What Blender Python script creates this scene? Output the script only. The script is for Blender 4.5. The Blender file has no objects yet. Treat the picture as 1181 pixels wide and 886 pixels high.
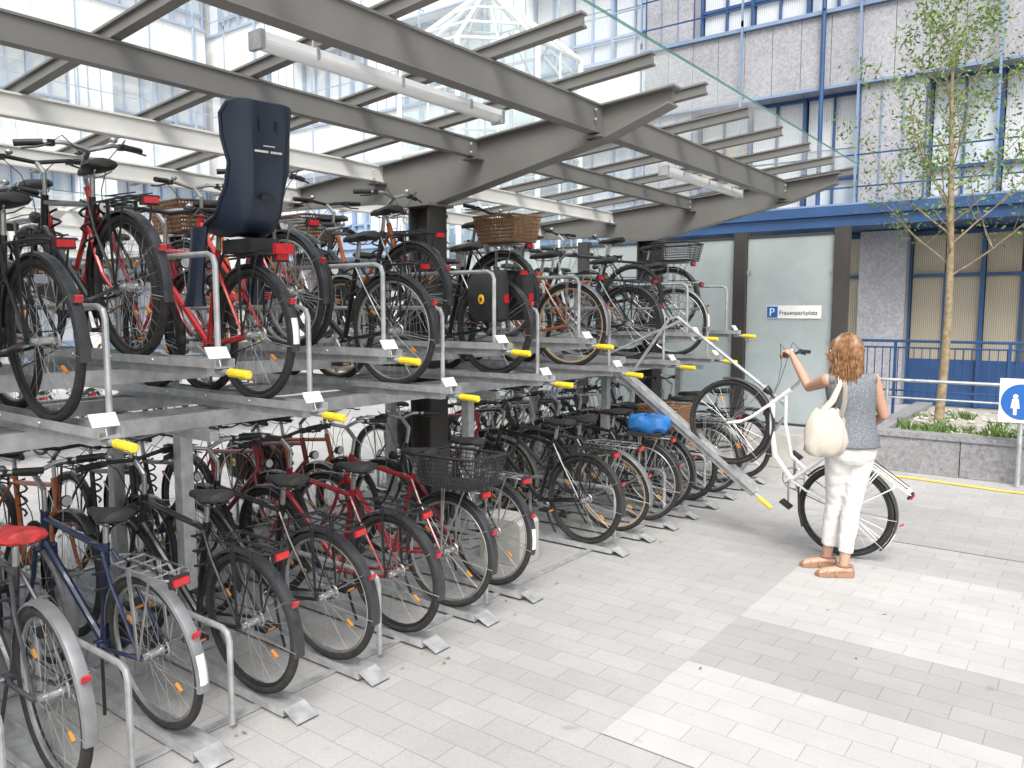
import bpy, math, random
from math import sin, cos, pi, radians, atan2, sqrt
from mathutils import Vector, Matrix, noise
random.seed(7)
S = bpy.context.scene
COL = S.collection

# ------------------------------------------------------------------ materials
def mat(name, col, rough=0.6, metal=0.0, var=0.12, vscale=6.0, bump=0.0, bscale=80.0, coat=0.0, objcol=False, spec=0.5):
    m = bpy.data.materials.new(name); m.use_nodes = True
    nt = m.node_tree; N = nt.nodes; L = nt.links
    b = N['Principled BSDF']
    b.inputs['Roughness'].default_value = rough
    b.inputs['Metallic'].default_value = metal
    b.inputs['Coat Weight'].default_value = coat
    b.inputs['Specular IOR Level'].default_value = spec
    g = N.new('ShaderNodeNewGeometry')
    nz = N.new('ShaderNodeTexNoise'); nz.inputs['Scale'].default_value = vscale; nz.inputs['Detail'].default_value = 4
    L.new(g.outputs['Position'], nz.inputs['Vector'])
    mr = N.new('ShaderNodeMapRange')
    mr.inputs[1].default_value = 0.3; mr.inputs[2].default_value = 0.7
    mr.inputs[3].default_value = 1 - var; mr.inputs[4].default_value = 1 + var
    L.new(nz.outputs['Fac'], mr.inputs[0])
    vm = N.new('ShaderNodeVectorMath'); vm.operation = 'SCALE'
    if objcol:
        oi = N.new('ShaderNodeObjectInfo'); L.new(oi.outputs['Color'], vm.inputs[0])
    else:
        vm.inputs[0].default_value = col[:3]
    L.new(mr.outputs[0], vm.inputs['Scale'])
    L.new(vm.outputs[0], b.inputs['Base Color'])
    mr2 = N.new('ShaderNodeMapRange')
    mr2.inputs[3].default_value = max(0.02, rough - 0.1); mr2.inputs[4].default_value = min(1, rough + 0.1)
    L.new(nz.outputs['Fac'], mr2.inputs[0]); L.new(mr2.outputs[0], b.inputs['Roughness'])
    if bump > 0:
        n2 = N.new('ShaderNodeTexNoise'); n2.inputs['Scale'].default_value = bscale; n2.inputs['Detail'].default_value = 4
        L.new(g.outputs['Position'], n2.inputs['Vector'])
        bp = N.new('ShaderNodeBump'); bp.inputs['Strength'].default_value = bump; bp.inputs['Distance'].default_value = 0.01
        L.new(n2.outputs['Fac'], bp.inputs['Height']); L.new(bp.outputs[0], b.inputs['Normal'])
    return m

def paving(name, c1, c2, mortar):
    m = bpy.data.materials.new(name); m.use_nodes = True
    nt = m.node_tree; N = nt.nodes; L = nt.links; b = N['Principled BSDF']
    g = N.new('ShaderNodeNewGeometry')
    br = N.new('ShaderNodeTexBrick'); br.offset = 0.5
    br.inputs['Scale'].default_value = 1.0
    br.inputs['Brick Width'].default_value = 0.30; br.inputs['Row Height'].default_value = 0.15
    br.inputs['Mortar Size'].default_value = 0.0024; br.inputs['Mortar Smooth'].default_value = 0.4
    br.inputs['Color1'].default_value = (*c1, 1); br.inputs['Color2'].default_value = (*c2, 1); br.inputs['Mortar'].default_value = (*mortar, 1)
    L.new(g.outputs['Position'], br.inputs['Vector'])
    n1 = N.new('ShaderNodeTexNoise'); n1.inputs['Scale'].default_value = 0.9; n1.inputs['Detail'].default_value = 8; n1.inputs['Roughness'].default_value = 0.65
    n2 = N.new('ShaderNodeTexNoise'); n2.inputs['Scale'].default_value = 160; n2.inputs['Detail'].default_value = 3
    for n in (n1, n2): L.new(g.outputs['Position'], n.inputs['Vector'])
    r1 = N.new('ShaderNodeMapRange'); r1.inputs[1].default_value = .3; r1.inputs[2].default_value = .7; r1.inputs[3].default_value = .86; r1.inputs[4].default_value = 1.08
    r2 = N.new('ShaderNodeMapRange'); r2.inputs[1].default_value = .3; r2.inputs[2].default_value = .7; r2.inputs[3].default_value = .88; r2.inputs[4].default_value = 1.08
    L.new(n1.outputs['Fac'], r1.inputs[0]); L.new(n2.outputs['Fac'], r2.inputs[0])
    mu = N.new('ShaderNodeMath'); mu.operation = 'MULTIPLY'; L.new(r1.outputs[0], mu.inputs[0]); L.new(r2.outputs[0], mu.inputs[1])
    n4 = N.new('ShaderNodeTexNoise'); n4.inputs['Scale'].default_value = 7; n4.inputs['Detail'].default_value = 2; L.new(g.outputs['Position'], n4.inputs['Vector'])
    r4 = N.new('ShaderNodeMapRange'); r4.inputs[1].default_value = .68; r4.inputs[2].default_value = .78; r4.inputs[3].default_value = 1; r4.inputs[4].default_value = .8
    L.new(n4.outputs['Fac'], r4.inputs[0])
    mu2 = N.new('ShaderNodeMath'); mu2.operation = 'MULTIPLY'; L.new(mu.outputs[0], mu2.inputs[0]); L.new(r4.outputs[0], mu2.inputs[1])
    vm = N.new('ShaderNodeVectorMath'); vm.operation = 'SCALE'
    L.new(br.outputs['Color'], vm.inputs[0]); L.new(mu2.outputs[0], vm.inputs['Scale']); L.new(vm.outputs[0], b.inputs['Base Color'])
    b.inputs['Roughness'].default_value = .72
    bp = N.new('ShaderNodeBump'); bp.inputs['Strength'].default_value = .4; bp.inputs['Distance'].default_value = .004
    sub = N.new('ShaderNodeMath'); sub.operation = 'SUBTRACT'
    L.new(n2.outputs['Fac'], sub.inputs[0]); L.new(br.outputs['Fac'], sub.inputs[1])
    L.new(sub.outputs[0], bp.inputs['Height']); L.new(bp.outputs[0], b.inputs['Normal'])
    return m

def glassmat(name, tint, refl_rough=0.02, frost=0.0, frostcol=(.8,.85,.83), f0=.04, f90=.6):
    m = bpy.data.materials.new(name); m.use_nodes = True
    nt = m.node_tree; N = nt.nodes; L = nt.links
    N.remove(N['Principled BSDF']); out = N['Material Output']
    tr = N.new('ShaderNodeBsdfTransparent'); tr.inputs[0].default_value = (*tint, 1)
    gl = N.new('ShaderNodeBsdfGlossy'); gl.inputs['Roughness'].default_value = refl_rough
    g = N.new('ShaderNodeNewGeometry')
    # two-sided thin-pane Schlick reflectance
    dt = N.new('ShaderNodeVectorMath'); dt.operation = 'DOT_PRODUCT'; L.new(g.outputs['Incoming'], dt.inputs[0]); L.new(g.outputs['Normal'], dt.inputs[1])
    ab = N.new('ShaderNodeMath'); ab.operation = 'ABSOLUTE'; L.new(dt.outputs['Value'], ab.inputs[0])
    om = N.new('ShaderNodeMath'); om.operation = 'SUBTRACT'; om.inputs[0].default_value = 1; L.new(ab.outputs[0], om.inputs[1])
    pw = N.new('ShaderNodeMath'); pw.operation = 'POWER'; pw.inputs[1].default_value = 5; L.new(om.outputs[0], pw.inputs[0])
    fr = N.new('ShaderNodeMath'); fr.operation = 'MULTIPLY_ADD'; fr.inputs[1].default_value = f90; fr.inputs[2].default_value = f0; L.new(pw.outputs[0], fr.inputs[0])
    mx = N.new('ShaderNodeMixShader'); L.new(fr.outputs[0], mx.inputs[0]); L.new(tr.outputs[0], mx.inputs[1]); L.new(gl.outputs[0], mx.inputs[2])
    if frost<=0:
        L.new(mx.outputs[0], out.inputs[0]); return m
    df = N.new('ShaderNodeBsdfDiffuse'); df.inputs[0].default_value = (*frostcol, 1)
    tl = N.new('ShaderNodeBsdfTranslucent'); tl.inputs[0].default_value = (*frostcol, 1)
    ad = N.new('ShaderNodeMixShader'); ad.inputs[0].default_value = .6; L.new(df.outputs[0], ad.inputs[1]); L.new(tl.outputs[0], ad.inputs[2])
    nz = N.new('ShaderNodeTexNoise'); nz.inputs['Scale'].default_value = 1.7; nz.inputs['Detail'].default_value = 6
    L.new(g.outputs['Position'], nz.inputs['Vector'])
    r = N.new('ShaderNodeMapRange'); r.inputs[1].default_value = .3; r.inputs[2].default_value = .75
    r.inputs[3].default_value = frost * .8; r.inputs[4].default_value = min(1, frost * 1.15)
    L.new(nz.outputs['Fac'], r.inputs[0])
    m2 = N.new('ShaderNodeMixShader'); L.new(r.outputs[0], m2.inputs[0]); L.new(mx.outputs[0], m2.inputs[1]); L.new(ad.outputs[0], m2.inputs[2])
    L.new(m2.outputs[0], out.inputs[0])
    return m

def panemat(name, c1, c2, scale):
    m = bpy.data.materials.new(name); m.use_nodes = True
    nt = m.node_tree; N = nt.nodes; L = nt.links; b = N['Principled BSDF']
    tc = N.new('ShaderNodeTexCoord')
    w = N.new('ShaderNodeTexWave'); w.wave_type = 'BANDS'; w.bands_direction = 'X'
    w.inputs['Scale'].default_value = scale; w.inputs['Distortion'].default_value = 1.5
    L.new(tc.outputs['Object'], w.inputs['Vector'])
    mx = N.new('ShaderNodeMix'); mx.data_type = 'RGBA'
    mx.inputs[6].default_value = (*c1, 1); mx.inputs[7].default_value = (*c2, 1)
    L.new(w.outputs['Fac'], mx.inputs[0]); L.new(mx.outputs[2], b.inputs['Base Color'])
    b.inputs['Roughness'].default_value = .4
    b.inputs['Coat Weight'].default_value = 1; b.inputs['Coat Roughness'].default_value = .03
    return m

def granite(name, base, dark):
    m = bpy.data.materials.new(name); m.use_nodes = True
    nt = m.node_tree; N = nt.nodes; L = nt.links; b = N['Principled BSDF']
    tc = N.new('ShaderNodeNewGeometry')
    n1 = N.new('ShaderNodeTexNoise'); n1.inputs['Scale'].default_value = 22; n1.inputs['Detail'].default_value = 7; n1.inputs['Roughness'].default_value = .8
    L.new(tc.outputs['Position'], n1.inputs['Vector'])
    n3 = N.new('ShaderNodeTexNoise'); n3.inputs['Scale'].default_value = .8; n3.inputs['Detail'].default_value = 5
    L.new(tc.outputs['Position'], n3.inputs['Vector'])
    ad = N.new('ShaderNodeMath'); ad.operation = 'MULTIPLY_ADD'; ad.inputs[1].default_value = .35
    L.new(n3.outputs['Fac'], ad.inputs[0]); L.new(n1.outputs['Fac'], ad.inputs[2])
    cr = N.new('ShaderNodeValToRGB')
    cr.color_ramp.elements[0].position = .48; cr.color_ramp.elements[0].color = (*dark, 1)
    cr.color_ramp.elements[1].position = .82; cr.color_ramp.elements[1].color = (*base, 1)
    L.new(ad.outputs[0], cr.inputs[0]); L.new(cr.outputs[0], b.inputs['Base Color'])
    b.inputs['Roughness'].default_value = .6
    return m

M = {}
M['frame'] = mat('bike_frame_paint', (0,0,0), .32, 0, .1, 8, coat=.4, objcol=True)
M['tyre'] = mat('tyre_rubber', (.026,.025,.024), .85, 0, .4, 30)
M['tan'] = mat('tan_rim', (.45,.33,.2), .6)
M['chrome'] = mat('bike_aluminium', (.5,.5,.5), .33, .85, .15, 20)
M['black'] = mat('black_plastic', (.02,.02,.022), .45, 0, .3, 20)
M['red'] = mat('red_reflector', (.5,.012,.018), .2, 0, .15, 60, coat=.6)
M['white'] = mat('white_plastic', (.78,.78,.76), .4, 0, .06)
M['guard'] = mat('dark_mudguard', (.03,.031,.035), .3, 0, .3, 10, coat=.3)
M['guards'] = mat('silver_mudguard', (.30,.30,.31), .35, .6, .2, 10)
M['saddle'] = mat('saddle_vinyl', (.025,.024,.024), .55, 0, .3, 14, bump=.2, bscale=90)
M['redsad'] = mat('red_saddle_cover', (.42,.03,.03), .6, 0, .35, 25, bump=.5, bscale=30)
M['blue'] = mat('blue_cover', (.015,.13,.38), .6, 0, .3, 10, bump=.4, bscale=25)
M['wick'] = mat('wicker', (.20,.11,.055), .7, 0, .4, 60)
M['navy'] = mat('navy_child_seat', (.017,.027,.048), .45, 0, .12, 4, bump=.1, bscale=40)
M['bag'] = mat('pannier_fabric', (.025,.025,.027), .8, 0, .2, 12, bump=.3, bscale=60)
M['galv'] = mat('galvanised_steel', (.46,.47,.48), .42, .45, .22, 14)
M['yellow'] = mat('yellow_grip', (.8,.6,.03), .45, 0, .12, 30)
M['steel'] = mat('canopy_paint', (.195,.187,.178), .45, .1, .08, 3)
M['steell'] = mat('sunlit_canopy_and_lettering', (.72,.705,.68), .5, .0, .08, 3)  # paler tone paints sunlight on rear purlins and second canopy; also seat lettering
M['steeldk'] = mat('column_paint', (.055,.052,.05), .45, .1, .12, 3)
M['cglass'] = glassmat('canopy_glass', (.93,.965,.955), .02, .17, (.88,.9,.89), f0=.06, f90=.5)
M['dust'] = glassmat('glass_edge', (.55,.72,.66), .1, .3, (.3,.5,.45))
M['frost'] = glassmat('frosted_glass', (.85,.9,.89), .2, .72, (.74,.79,.79), f0=.05)
M['clear'] = glassmat('atrium_glass', (.85,.92,.95), .02, .1, f0=.12)
M['tube'] = mat('light_diffuser', (.8,.81,.82), .25, 0, .03, coat=.4)
M['conc'] = mat('concrete', (.42,.41,.39), .8, 0, .14, 9, bump=.3, bscale=50)
M['gran'] = granite('granite_cladding', (.40,.40,.43), (.18,.185,.21))
M['granl'] = granite('granite_planter', (.33,.33,.34), (.13,.13,.14))
M['bluep'] = mat('blue_window_frame', (.03,.08,.20), .35, .1, .15, 2)
M['bluel'] = mat('light_blue_metal', (.19,.27,.40), .4, .1, .1, 2)
M['bluew'] = mat('washed_out_blue_frame', (.30,.40,.55), .4, .1, .1, 2)  # blue frame colour lightened to paint in the sun-bleached far facades
M['pane_d'] = panemat('window_dark', (.035,.045,.055), (.10,.11,.12), 1.3)
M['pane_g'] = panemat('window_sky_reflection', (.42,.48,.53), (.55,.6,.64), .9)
M['pane_c'] = panemat('window_curtain', (.46,.41,.31), (.28,.24,.18), 9)
M['pane_w'] = panemat('window_blind', (.66,.68,.70), (.5,.52,.55), 7)
M['wallw'] = mat('washed_out_wall', (.84,.84,.83), .8, 0, .05, 1)  # far facade walls: strong sunlight painted in as near-white colour
M['soil'] = mat('planter_gravel', (.36,.34,.3), .95, 0, .5, 45, bump=1, bscale=40)
M['bark'] = mat('bark', (.27,.21,.13), .85, 0, .35, 18, bump=.6, bscale=30)
M['hose'] = mat('yellow_hose', (.75,.5,.08), .5)
M['amber']=mat('amber_reflector',(.6,.25,.05),.3)

def leafmat(name, col, t=.35):
    m = bpy.data.materials.new(name); m.use_nodes = True
    nt = m.node_tree; N = nt.nodes; L = nt.links; b = N['Principled BSDF']; out = N['Material Output']
    g = N.new('ShaderNodeNewGeometry')
    cr = N.new('ShaderNodeMapRange'); cr.inputs[3].default_value = .55; cr.inputs[4].default_value = 1.5
    L.new(g.outputs['Random Per Island'], cr.inputs[0])
    vm = N.new('ShaderNodeVectorMath'); vm.operation = 'SCALE'; vm.inputs[0].default_value = col
    L.new(cr.outputs[0], vm.inputs['Scale']); L.new(vm.outputs[0], b.inputs['Base Color']); b.inputs['Roughness'].default_value = .5
    tl = N.new('ShaderNodeBsdfTranslucent'); L.new(vm.outputs[0], tl.inputs[0])
    mx = N.new('ShaderNodeMixShader'); mx.inputs[0].default_value = t
    L.new(b.outputs[0], mx.inputs[1]); L.new(tl.outputs[0], mx.inputs[2]); L.new(mx.outputs[0], out.inputs[0])
    return m
M['leaf'] = leafmat('leaf_green', (.16,.25,.065))
M['grass'] = leafmat('planting_green', (.10,.17,.04), .2)
M['dryleaf'] = leafmat('fallen_leaves', (.26,.19,.09), .1)

# ------------------------------------------------------------------ mesh builder
class MB:
    def __init__(s): s.v=[]; s.f=[]; s.m=[]; s.mats=[]
    def mi(s, k):
        if k not in s.mats: s.mats.append(k)
        return s.mats.index(k)
    def add(s, vs, fs, k):
        o = len(s.v); i = s.mi(k)
        s.v.extend([tuple(p) for p in vs])
        for f in fs: s.f.append(tuple(a+o for a in f)); s.m.append(i)
    def loft(s, rings, k, closed=False, cap=True):
        n = len(rings[0]); vs = [p for r in rings for p in r]; fs = []
        R = len(rings)
        for a in range(R if closed else R-1):
            b = (a+1) % R
            for i in range(n):
                j = (i+1) % n
                fs.append((a*n+i, a*n+j, b*n+j, b*n+i))
        if cap and not closed:
            fs.append(tuple(range(n-1,-1,-1))); fs.append(tuple((R-1)*n+i for i in range(n)))
        s.add(vs, fs, k)
    def tube(s, pts, r, k, seg=8, closed=False, flat=1.0, up=None):
        pts = [Vector(p) for p in pts]; n = len(pts)
        rr = r if isinstance(r,(list,tuple)) else [r]*n
        rings=[]; nrm=None
        for i,p in enumerate(pts):
            if closed: t = pts[(i+1)%n]-pts[i-1]
            else: t = pts[min(i+1,n-1)]-pts[max(i-1,0)]
            if t.length < 1e-9: t = Vector((0,0,1))
            t.normalize()
            if nrm is None:
                a = Vector(up) if up else (Vector((0,0,1)) if abs(t.z)<.9 else Vector((1,0,0)))
                nrm = a - t*a.dot(t)
            else: nrm = nrm - t*nrm.dot(t)
            if nrm.length<1e-6: nrm = Vector((1,0,0)) - t*t.x
            nrm.normalize(); bi = t.cross(nrm)
            rings.append([p + nrm*cos(2*pi*q/seg)*rr[i]*flat + bi*sin(2*pi*q/seg)*rr[i] for q in range(seg)])
        s.loft(rings, k, closed)
    def wheel(s, c, R, r, k, n=44, seg=8):
        s.tube([(c[0]+R*cos(2*pi*i/n), c[1], c[2]+R*sin(2*pi*i/n)) for i in range(n)], r, k, seg, closed=True, up=(0,1,0))
    def box(s, c, d, k, rot=None):
        vs=[]
        for x in (-.5,.5):
            for y in (-.5,.5):
                for z in (-.5,.5):
                    p = Vector((x*d[0],y*d[1],z*d[2]))
                    if rot: p = rot @ p
                    vs.append(p+Vector(c))
        s.add(vs, [(0,1,3,2),(4,6,7,5),(0,4,5,1),(2,3,7,6),(0,2,6,4),(1,5,7,3)], k)
    def bx(s, x0,x1,y0,y1,z0,z1,k): s.box(((x0+x1)/2,(y0+y1)/2,(z0+z1)/2),(abs(x1-x0),abs(y1-y0),abs(z1-z0)),k)
    def prism(s, poly, y0, y1, k):
        n=len(poly); vs=[(x,y0,z) for x,z in poly]+[(x,y1,z) for x,z in poly]
        fs=[tuple(range(n)), tuple(range(2*n-1,n-1,-1))]+[(i,i+n,(i+1)%n+n,(i+1)%n) for i in range(n)]
        s.add(vs,fs,k)
    def ball(s, c, r, k, u=12, w=8):
        if not isinstance(r,(tuple,list)): r=(r,r,r)
        rings=[]
        for j in range(1,w):
            a=pi*j/w
            rings.append([(c[0]+r[0]*sin(a)*cos(2*pi*i/u), c[1]+r[1]*sin(a)*sin(2*pi*i/u), c[2]-r[2]*cos(a)) for i in range(u)])
        s.loft(rings,k)
    def strip(s, c, R, a0, a1, w, k, n=22, depth=.012):
        rings=[]
        prof=[(-w,-depth),(-w*.8,0),(0,.004),(w*.8,0),(w,-depth)]
        inner=[(w*.95,-depth-.001),(w*.75,-.003),(0,.001),(-w*.75,-.003),(-w*.95,-depth-.001)]
        for i in range(n+1):
            a=a0+(a1-a0)*i/n
            rings.append([(c[0]+(R+d)*cos(a), c[1]+y, c[2]+(R+d)*sin(a)) for y,d in prof+inner])
        s.loft(rings,k)
    def mesh(s, name, smooth=True, angle=40):
        me=bpy.data.meshes.new(name); me.from_pydata(s.v,[],s.f)
        for k in s.mats: me.materials.append(M[k])
        me.polygons.foreach_set('material_index', s.m)
        me.update()
        if smooth:
            me.polygons.foreach_set('use_smooth',[True]*len(s.f))
            try: me.set_sharp_from_angle(angle=radians(angle))
            except Exception: pass
        return me
    def obj(s, name, parent=None, smooth=True, angle=40):
        o=bpy.data.objects.new(name, s.mesh(name,smooth,angle)); COL.objects.link(o)
        if parent: o.parent=parent
        return o

# ------------------------------------------------------------------ bicycles
def make_bike(name, step=False, guard='guard', basket=None, child=False, pannier=False, sad='saddle', rack=True, rim='chrome', flatbar=False, guardw=.028, chaincase=False, whitetail=False, seatz=0.0, lamp=True, cover=False, bdx=0.0, bdz=0.0, rackmat=None):
    b=MB(); WB=1.09; H=.348
    RH=(0,0,H); FH=(WB,0,H); BB=(.44,0,.285)
    tr=.0195 if rack else .023
    for c in (RH,FH):
        b.wheel(c,.348-tr,tr,'tyre',48,8)
        b.wheel(c,.306,.0105,rim,40,6)
        if not guard:
            for i in range(64):
                a=2*pi*i/64
                b.box((c[0]+.3475*cos(a),(-1)**i*.009,c[2]+.3475*sin(a)),(.010,.014,.012),'tyre',Matrix.Rotation(-a,3,'Y'))
        for i in range(28):
            a=2*pi*i/28; sd=1 if i%2 else -1; a2=a+(.5 if (i//2)%2 else -.5)
            b.tube([(c[0]+.02*cos(a2),sd*.028,c[2]+.02*sin(a2)),(c[0]+.3*cos(a),0,c[2]+.3*sin(a))],.0011,'chrome',3)
        b.tube([(c[0],-.055,c[2]),(c[0],.055,c[2])],.018 if c is RH else .014,'chrome',10)
        b.tube([(c[0],-.032,c[2]),(c[0],-.026,c[2])],.028,'chrome',12); b.tube([(c[0],.026,c[2]),(c[0],.032,c[2])],.028,'chrome',12)
        if guard:
            for a in (.6,.6+pi):
                b.box((c[0]+.2*cos(a),.0,c[2]+.2*sin(a)),(.045,.012,.012),'amber',Matrix.Rotation(-a,3,'Y'))
    ST=Vector((.285,0,.80)); HT=Vector((.845,0,.86)); HB=Vector((.905,0,.675))
    r=.0165
    b.tube([BB,ST],r,'frame'); b.tube([HT,HB],.0195,'frame',10)
    if step:
        b.tube([HB+Vector((-.005,0,.02)),(.80,0,.53),(.65,0,.36),BB],.021,'frame')
        b.tube([HT+Vector((.012,0,-.05)),(.73,0,.62),(.55,0,.44),(.40,0,.42)],.014,'frame')
    else:
        b.tube([HB+Vector((-.005,0,.02)),BB],.019,'frame'); b.tube([HT+Vector((.01,0,-.04)),ST+Vector((.01,0,-.04))],.0155,'frame')
    for s_ in (-1,1):
        b.tube([(BB[0],s_*.025,BB[2]),(.3,s_*.045,.30),(0,s_*.062,H)],.0095,'frame',6)
        b.tube([(.29,s_*.02,.76),(.2,s_*.045,.64),(0,s_*.062,H)],.008,'frame',6)
        b.tube([(.905,s_*.045,.665),(.955,s_*.052,.52),(1.01,s_*.055,.42),(WB,s_*.055,H)],[.013,.012,.01,.008],'frame',7)
        b.tube([(.905,0,.668),(.905,s_*.048,.662)],.014,'frame',7)
    b.tube([(BB[0],-.04,BB[2]),(BB[0],.04,BB[2])],.022,'frame',10)
    b.tube([ST,(.262,0,.905+seatz)],.0135,'chrome')
    z=.93+seatz
    rings=[]; q_=1.12 if sad=='redsad' else 1
    for x,w,h,zz in ((.115,.035,.018,.008),(.13,.07,.03,.01),(.18,.082,.036,.006),(.24,.062,.034,0),(.30,.034,.03,-.002),(.36,.022,.026,-.003),(.395,.014,.02,-.008),(.405,.004,.008,-.01)):
        rings.append([(x, q_*w*cos(2*pi*i/12), z+zz+q_*h*sin(2*pi*i/12)*(1 if sin(2*pi*i/12)>0 else .7)) for i in range(12)])
    b.loft(rings,sad)
    for s_ in (-1,1): b.tube([(.14,s_*.04,z-.02),(.2,s_*.02,z-.04),(.30,s_*.02,z-.04),(.37,s_*.008,z-.015)],.0035,'chrome',5)
    b.tube([HT,(.83,0,.93),(.825,0,.97+bdz)],.0125,'chrome'); b.tube([(.822,0,.965+bdz),(.86+bdx*.6,0,1.0+bdz),(.90+bdx,0,1.03+bdz)],.0135,'chrome')
    def bar(y):
        a=abs(y)
        if flatbar: return (bdx+.905-.12*max(0,a-.08)**1.2, y, bdz+1.035+.02*min(1,a/.15))
        return (.905+.015*min(1,a/.1)-.62*max(0,a-.11)**1.15, y, 1.035+.03*min(1,a/.12)-.04*max(0,a-.2))
    W=.30
    b.tube([bar(-W+2*W*i/24) for i in range(25)],.0115,'chrome' if not flatbar else 'black',7)
    for s_ in (-1,1):
        b.tube([bar(s_*(W-.105)),bar(s_*(W-.05)),bar(s_*(W+.005))],.0165,'black',9)
        p=Vector(bar(s_*.17))
        b.tube([p,p+Vector((.035,s_*.01,-.012)),p+Vector((.03,s_*.07,-.03)),p+Vector((-.005,s_*.13,-.035))],.0055,'black',5)
        b.box(p+Vector((.005,0,-.004)),(.035,.03,.03),'black')
        b.tube([p+Vector((.02,0,0)),p+Vector((.10,-s_*.02,.02)),(1.0,s_*.05,.98),(.95,s_*.02,.84),(.93,s_*.02,.70)],.0026,'black',4)
    b.ball(Vector(bar(.13))+Vector((0,0,.028)),(.02,.02,.016),'chrome')
    if lamp:
        b.tube([(.905,0,.72),(.955,0,.735)],.006,'black',5)
        b.tube([(.945,0,.74),(.965,0,.745),(1.005,0,.75),(1.012,0,.75)],[.012,.026,.034,.03],'black',10); b.tube([(1.010,0,.75),(1.016,0,.75)],.029,'white',10)
    b.wheel((BB[0],-.05,BB[2]),.085,.004,'chrome',26,4)
    for i in range(5):
        a=2*pi*i/5; b.tube([(BB[0],-.05,BB[2]),(BB[0]+.085*cos(a),-.05,BB[2]+.085*sin(a))],.005,'chrome',4)
    b.wheel((0,-.05,H),.036,.005,'chrome',14,4)
    b.tube([(BB[0],-.05,BB[2]+.085),(0,-.05,H+.038)],.0035,'black',4); b.tube([(BB[0],-.05,BB[2]-.085),(0,-.05,H-.038)],.0035,'black',4)
    if chaincase: b.prism([(.54,.29),(.5,.37),(.42,.385),(0,.40),(-.03,.37),(0,.32),(.3,.3),(.42,.2),(.5,.22)],-.064,-.042,'black')
    ca=random.uniform(0,pi)
    for s_,a in ((-1,ca),(1,ca+pi)):
        e=(BB[0]+.17*cos(a),s_*.075,BB[2]+.17*sin(a))
        b.tube([(BB[0],s_*.04,BB[2]),(BB[0],s_*.068,BB[2]),e],.009,'chrome',6)
        b.box((e[0],s_*.125,e[2]),(.09,.085,.022),'black')
        b.box((e[0]+.046,s_*.125,e[2]),(.003,.05,.012),'amber'); b.box((e[0]-.046,s_*.125,e[2]),(.003,.05,.012),'amber')
    if guard:
        b.strip(RH,.366,radians(8),radians(192),guardw,guard); b.strip(FH,.366,radians(48),radians(205),guardw,guard)
        for c,aa in ((RH,(150,188)),(FH,(100,195))):
            for a in aa:
                a=radians(a)
                for s_ in (-1,1): b.tube([(c[0],s_*.058,c[2]),(c[0]+.362*cos(a),s_*.026,c[2]+.362*sin(a))],.0022,'chrome',4)
        if whitetail:
            b.strip(RH,.3705,radians(166),radians(186),.018,'white',6,.004)
        b.box((-.352,0,.52),(.010,.032,.028),'red',Matrix.Rotation(radians(-25),3,'Y'))
    if rack:
        rk_='black' if (rim=='black' or name.endswith('city')) else 'chrome'
        if rackmat: rk_=rackmat
        for s_ in (-1,1):
            b.tube([(.22,s_*.02,.745),(.12,s_*.065,.755),(-.24,s_*.068,.755),(-.27,s_*.045,.75),(-.275,0,.75)],.0055,rk_,6)
            for x in (-.17,-.02,.0): b.tube([(x,s_*.067,.752),(.0,s_*.07,H)],.0048,rk_,5)
        for x in (-.2,-.1,0,.1): b.tube([(x,-.066,.755),(x,.066,.755)],.004,rk_,5)
        b.tube([(-.26,0,.757),(.14,0,.757)],.005,rk_,5)
        b.tube([(-.23,-.04,.772),(.06,-.045,.78),(.07,0,.785),(.06,.045,.78),(-.23,.04,.772)],.0035,'black',5)
        b.box((-.285,0,.735),(.02,.066,.028),'red'); b.box((-.272,0,.735),(.02,.085,.046),'black')
    b.tube([(.36,.05,.29),(.24,.12,.16),(.15,.17,.10)],.008,'black',6)
    if random.random()<.5:
        b.tube([(.33+.05*cos(t*.9),.02+.05*sin(t*.9)*.5,.56+.011*t) for t in range(22)],.007,'black',6)
    if cover:
        rings=[]
        for zz,a,c in ((.80,.15,.10),(.83,.175,.12),(.89,.17,.115),(.915,.15,.10),(.93,.08,.06),(.934,.02,.02)):
            rings.append([(-.06+a*max(-1,min(1,1.15*cos(2*pi*i/20)))+.014*sin(i*2.7), c*max(-1,min(1,1.15*sin(2*pi*i/20)))+.008*cos(i*3.3), zz+.014*sin(i*1.9)) for i in range(20)])
        b.loft(rings,'blue')
        b.bx(-.2,.1,-.1,.1,.77,.80,'bag')
    if basket:
        k=basket; x0,x1,y0,z0,z1=-.27,.12,.15,.775,.96
        if k=='wick': x0,x1,y0,z0,z1=-.24,.10,.15,.775,.97
        def rc(zz,g): return [(x0-g,-y0-g,zz),(x1+g,-y0-g,zz),(x1+g,y0+g,zz),(x0-g,y0+g,zz)]
        nn=8
        for j in range(nn):
            tt=j/(nn-1); g=.03*tt; zz=z0+(z1-z0)*tt
            b.tube(rc(zz,g),(.003 if k!='wick' else .008) if j<nn-1 else .009,k,4,closed=True)
        for j in range(17):
            t=j/16
            for s_ in (-1,1):
                b.tube([(x0+(x1-x0)*t,s_*y0,z0),(x0-.03+(x1-x0+.06)*t,s_*(y0+.03),z1)],.0026 if k!='wick' else .006,k,4)
                xx=x0 if s_<0 else x1
                b.tube([(xx,-y0+2*y0*t,z0),(xx+s_*.03,(-y0+2*y0*t)*1.18,z1)],.0026 if k!='wick' else .006,k,4)
        b.bx(x0,x1,-y0,y0,z0-.004,z0+.004,k)
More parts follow.
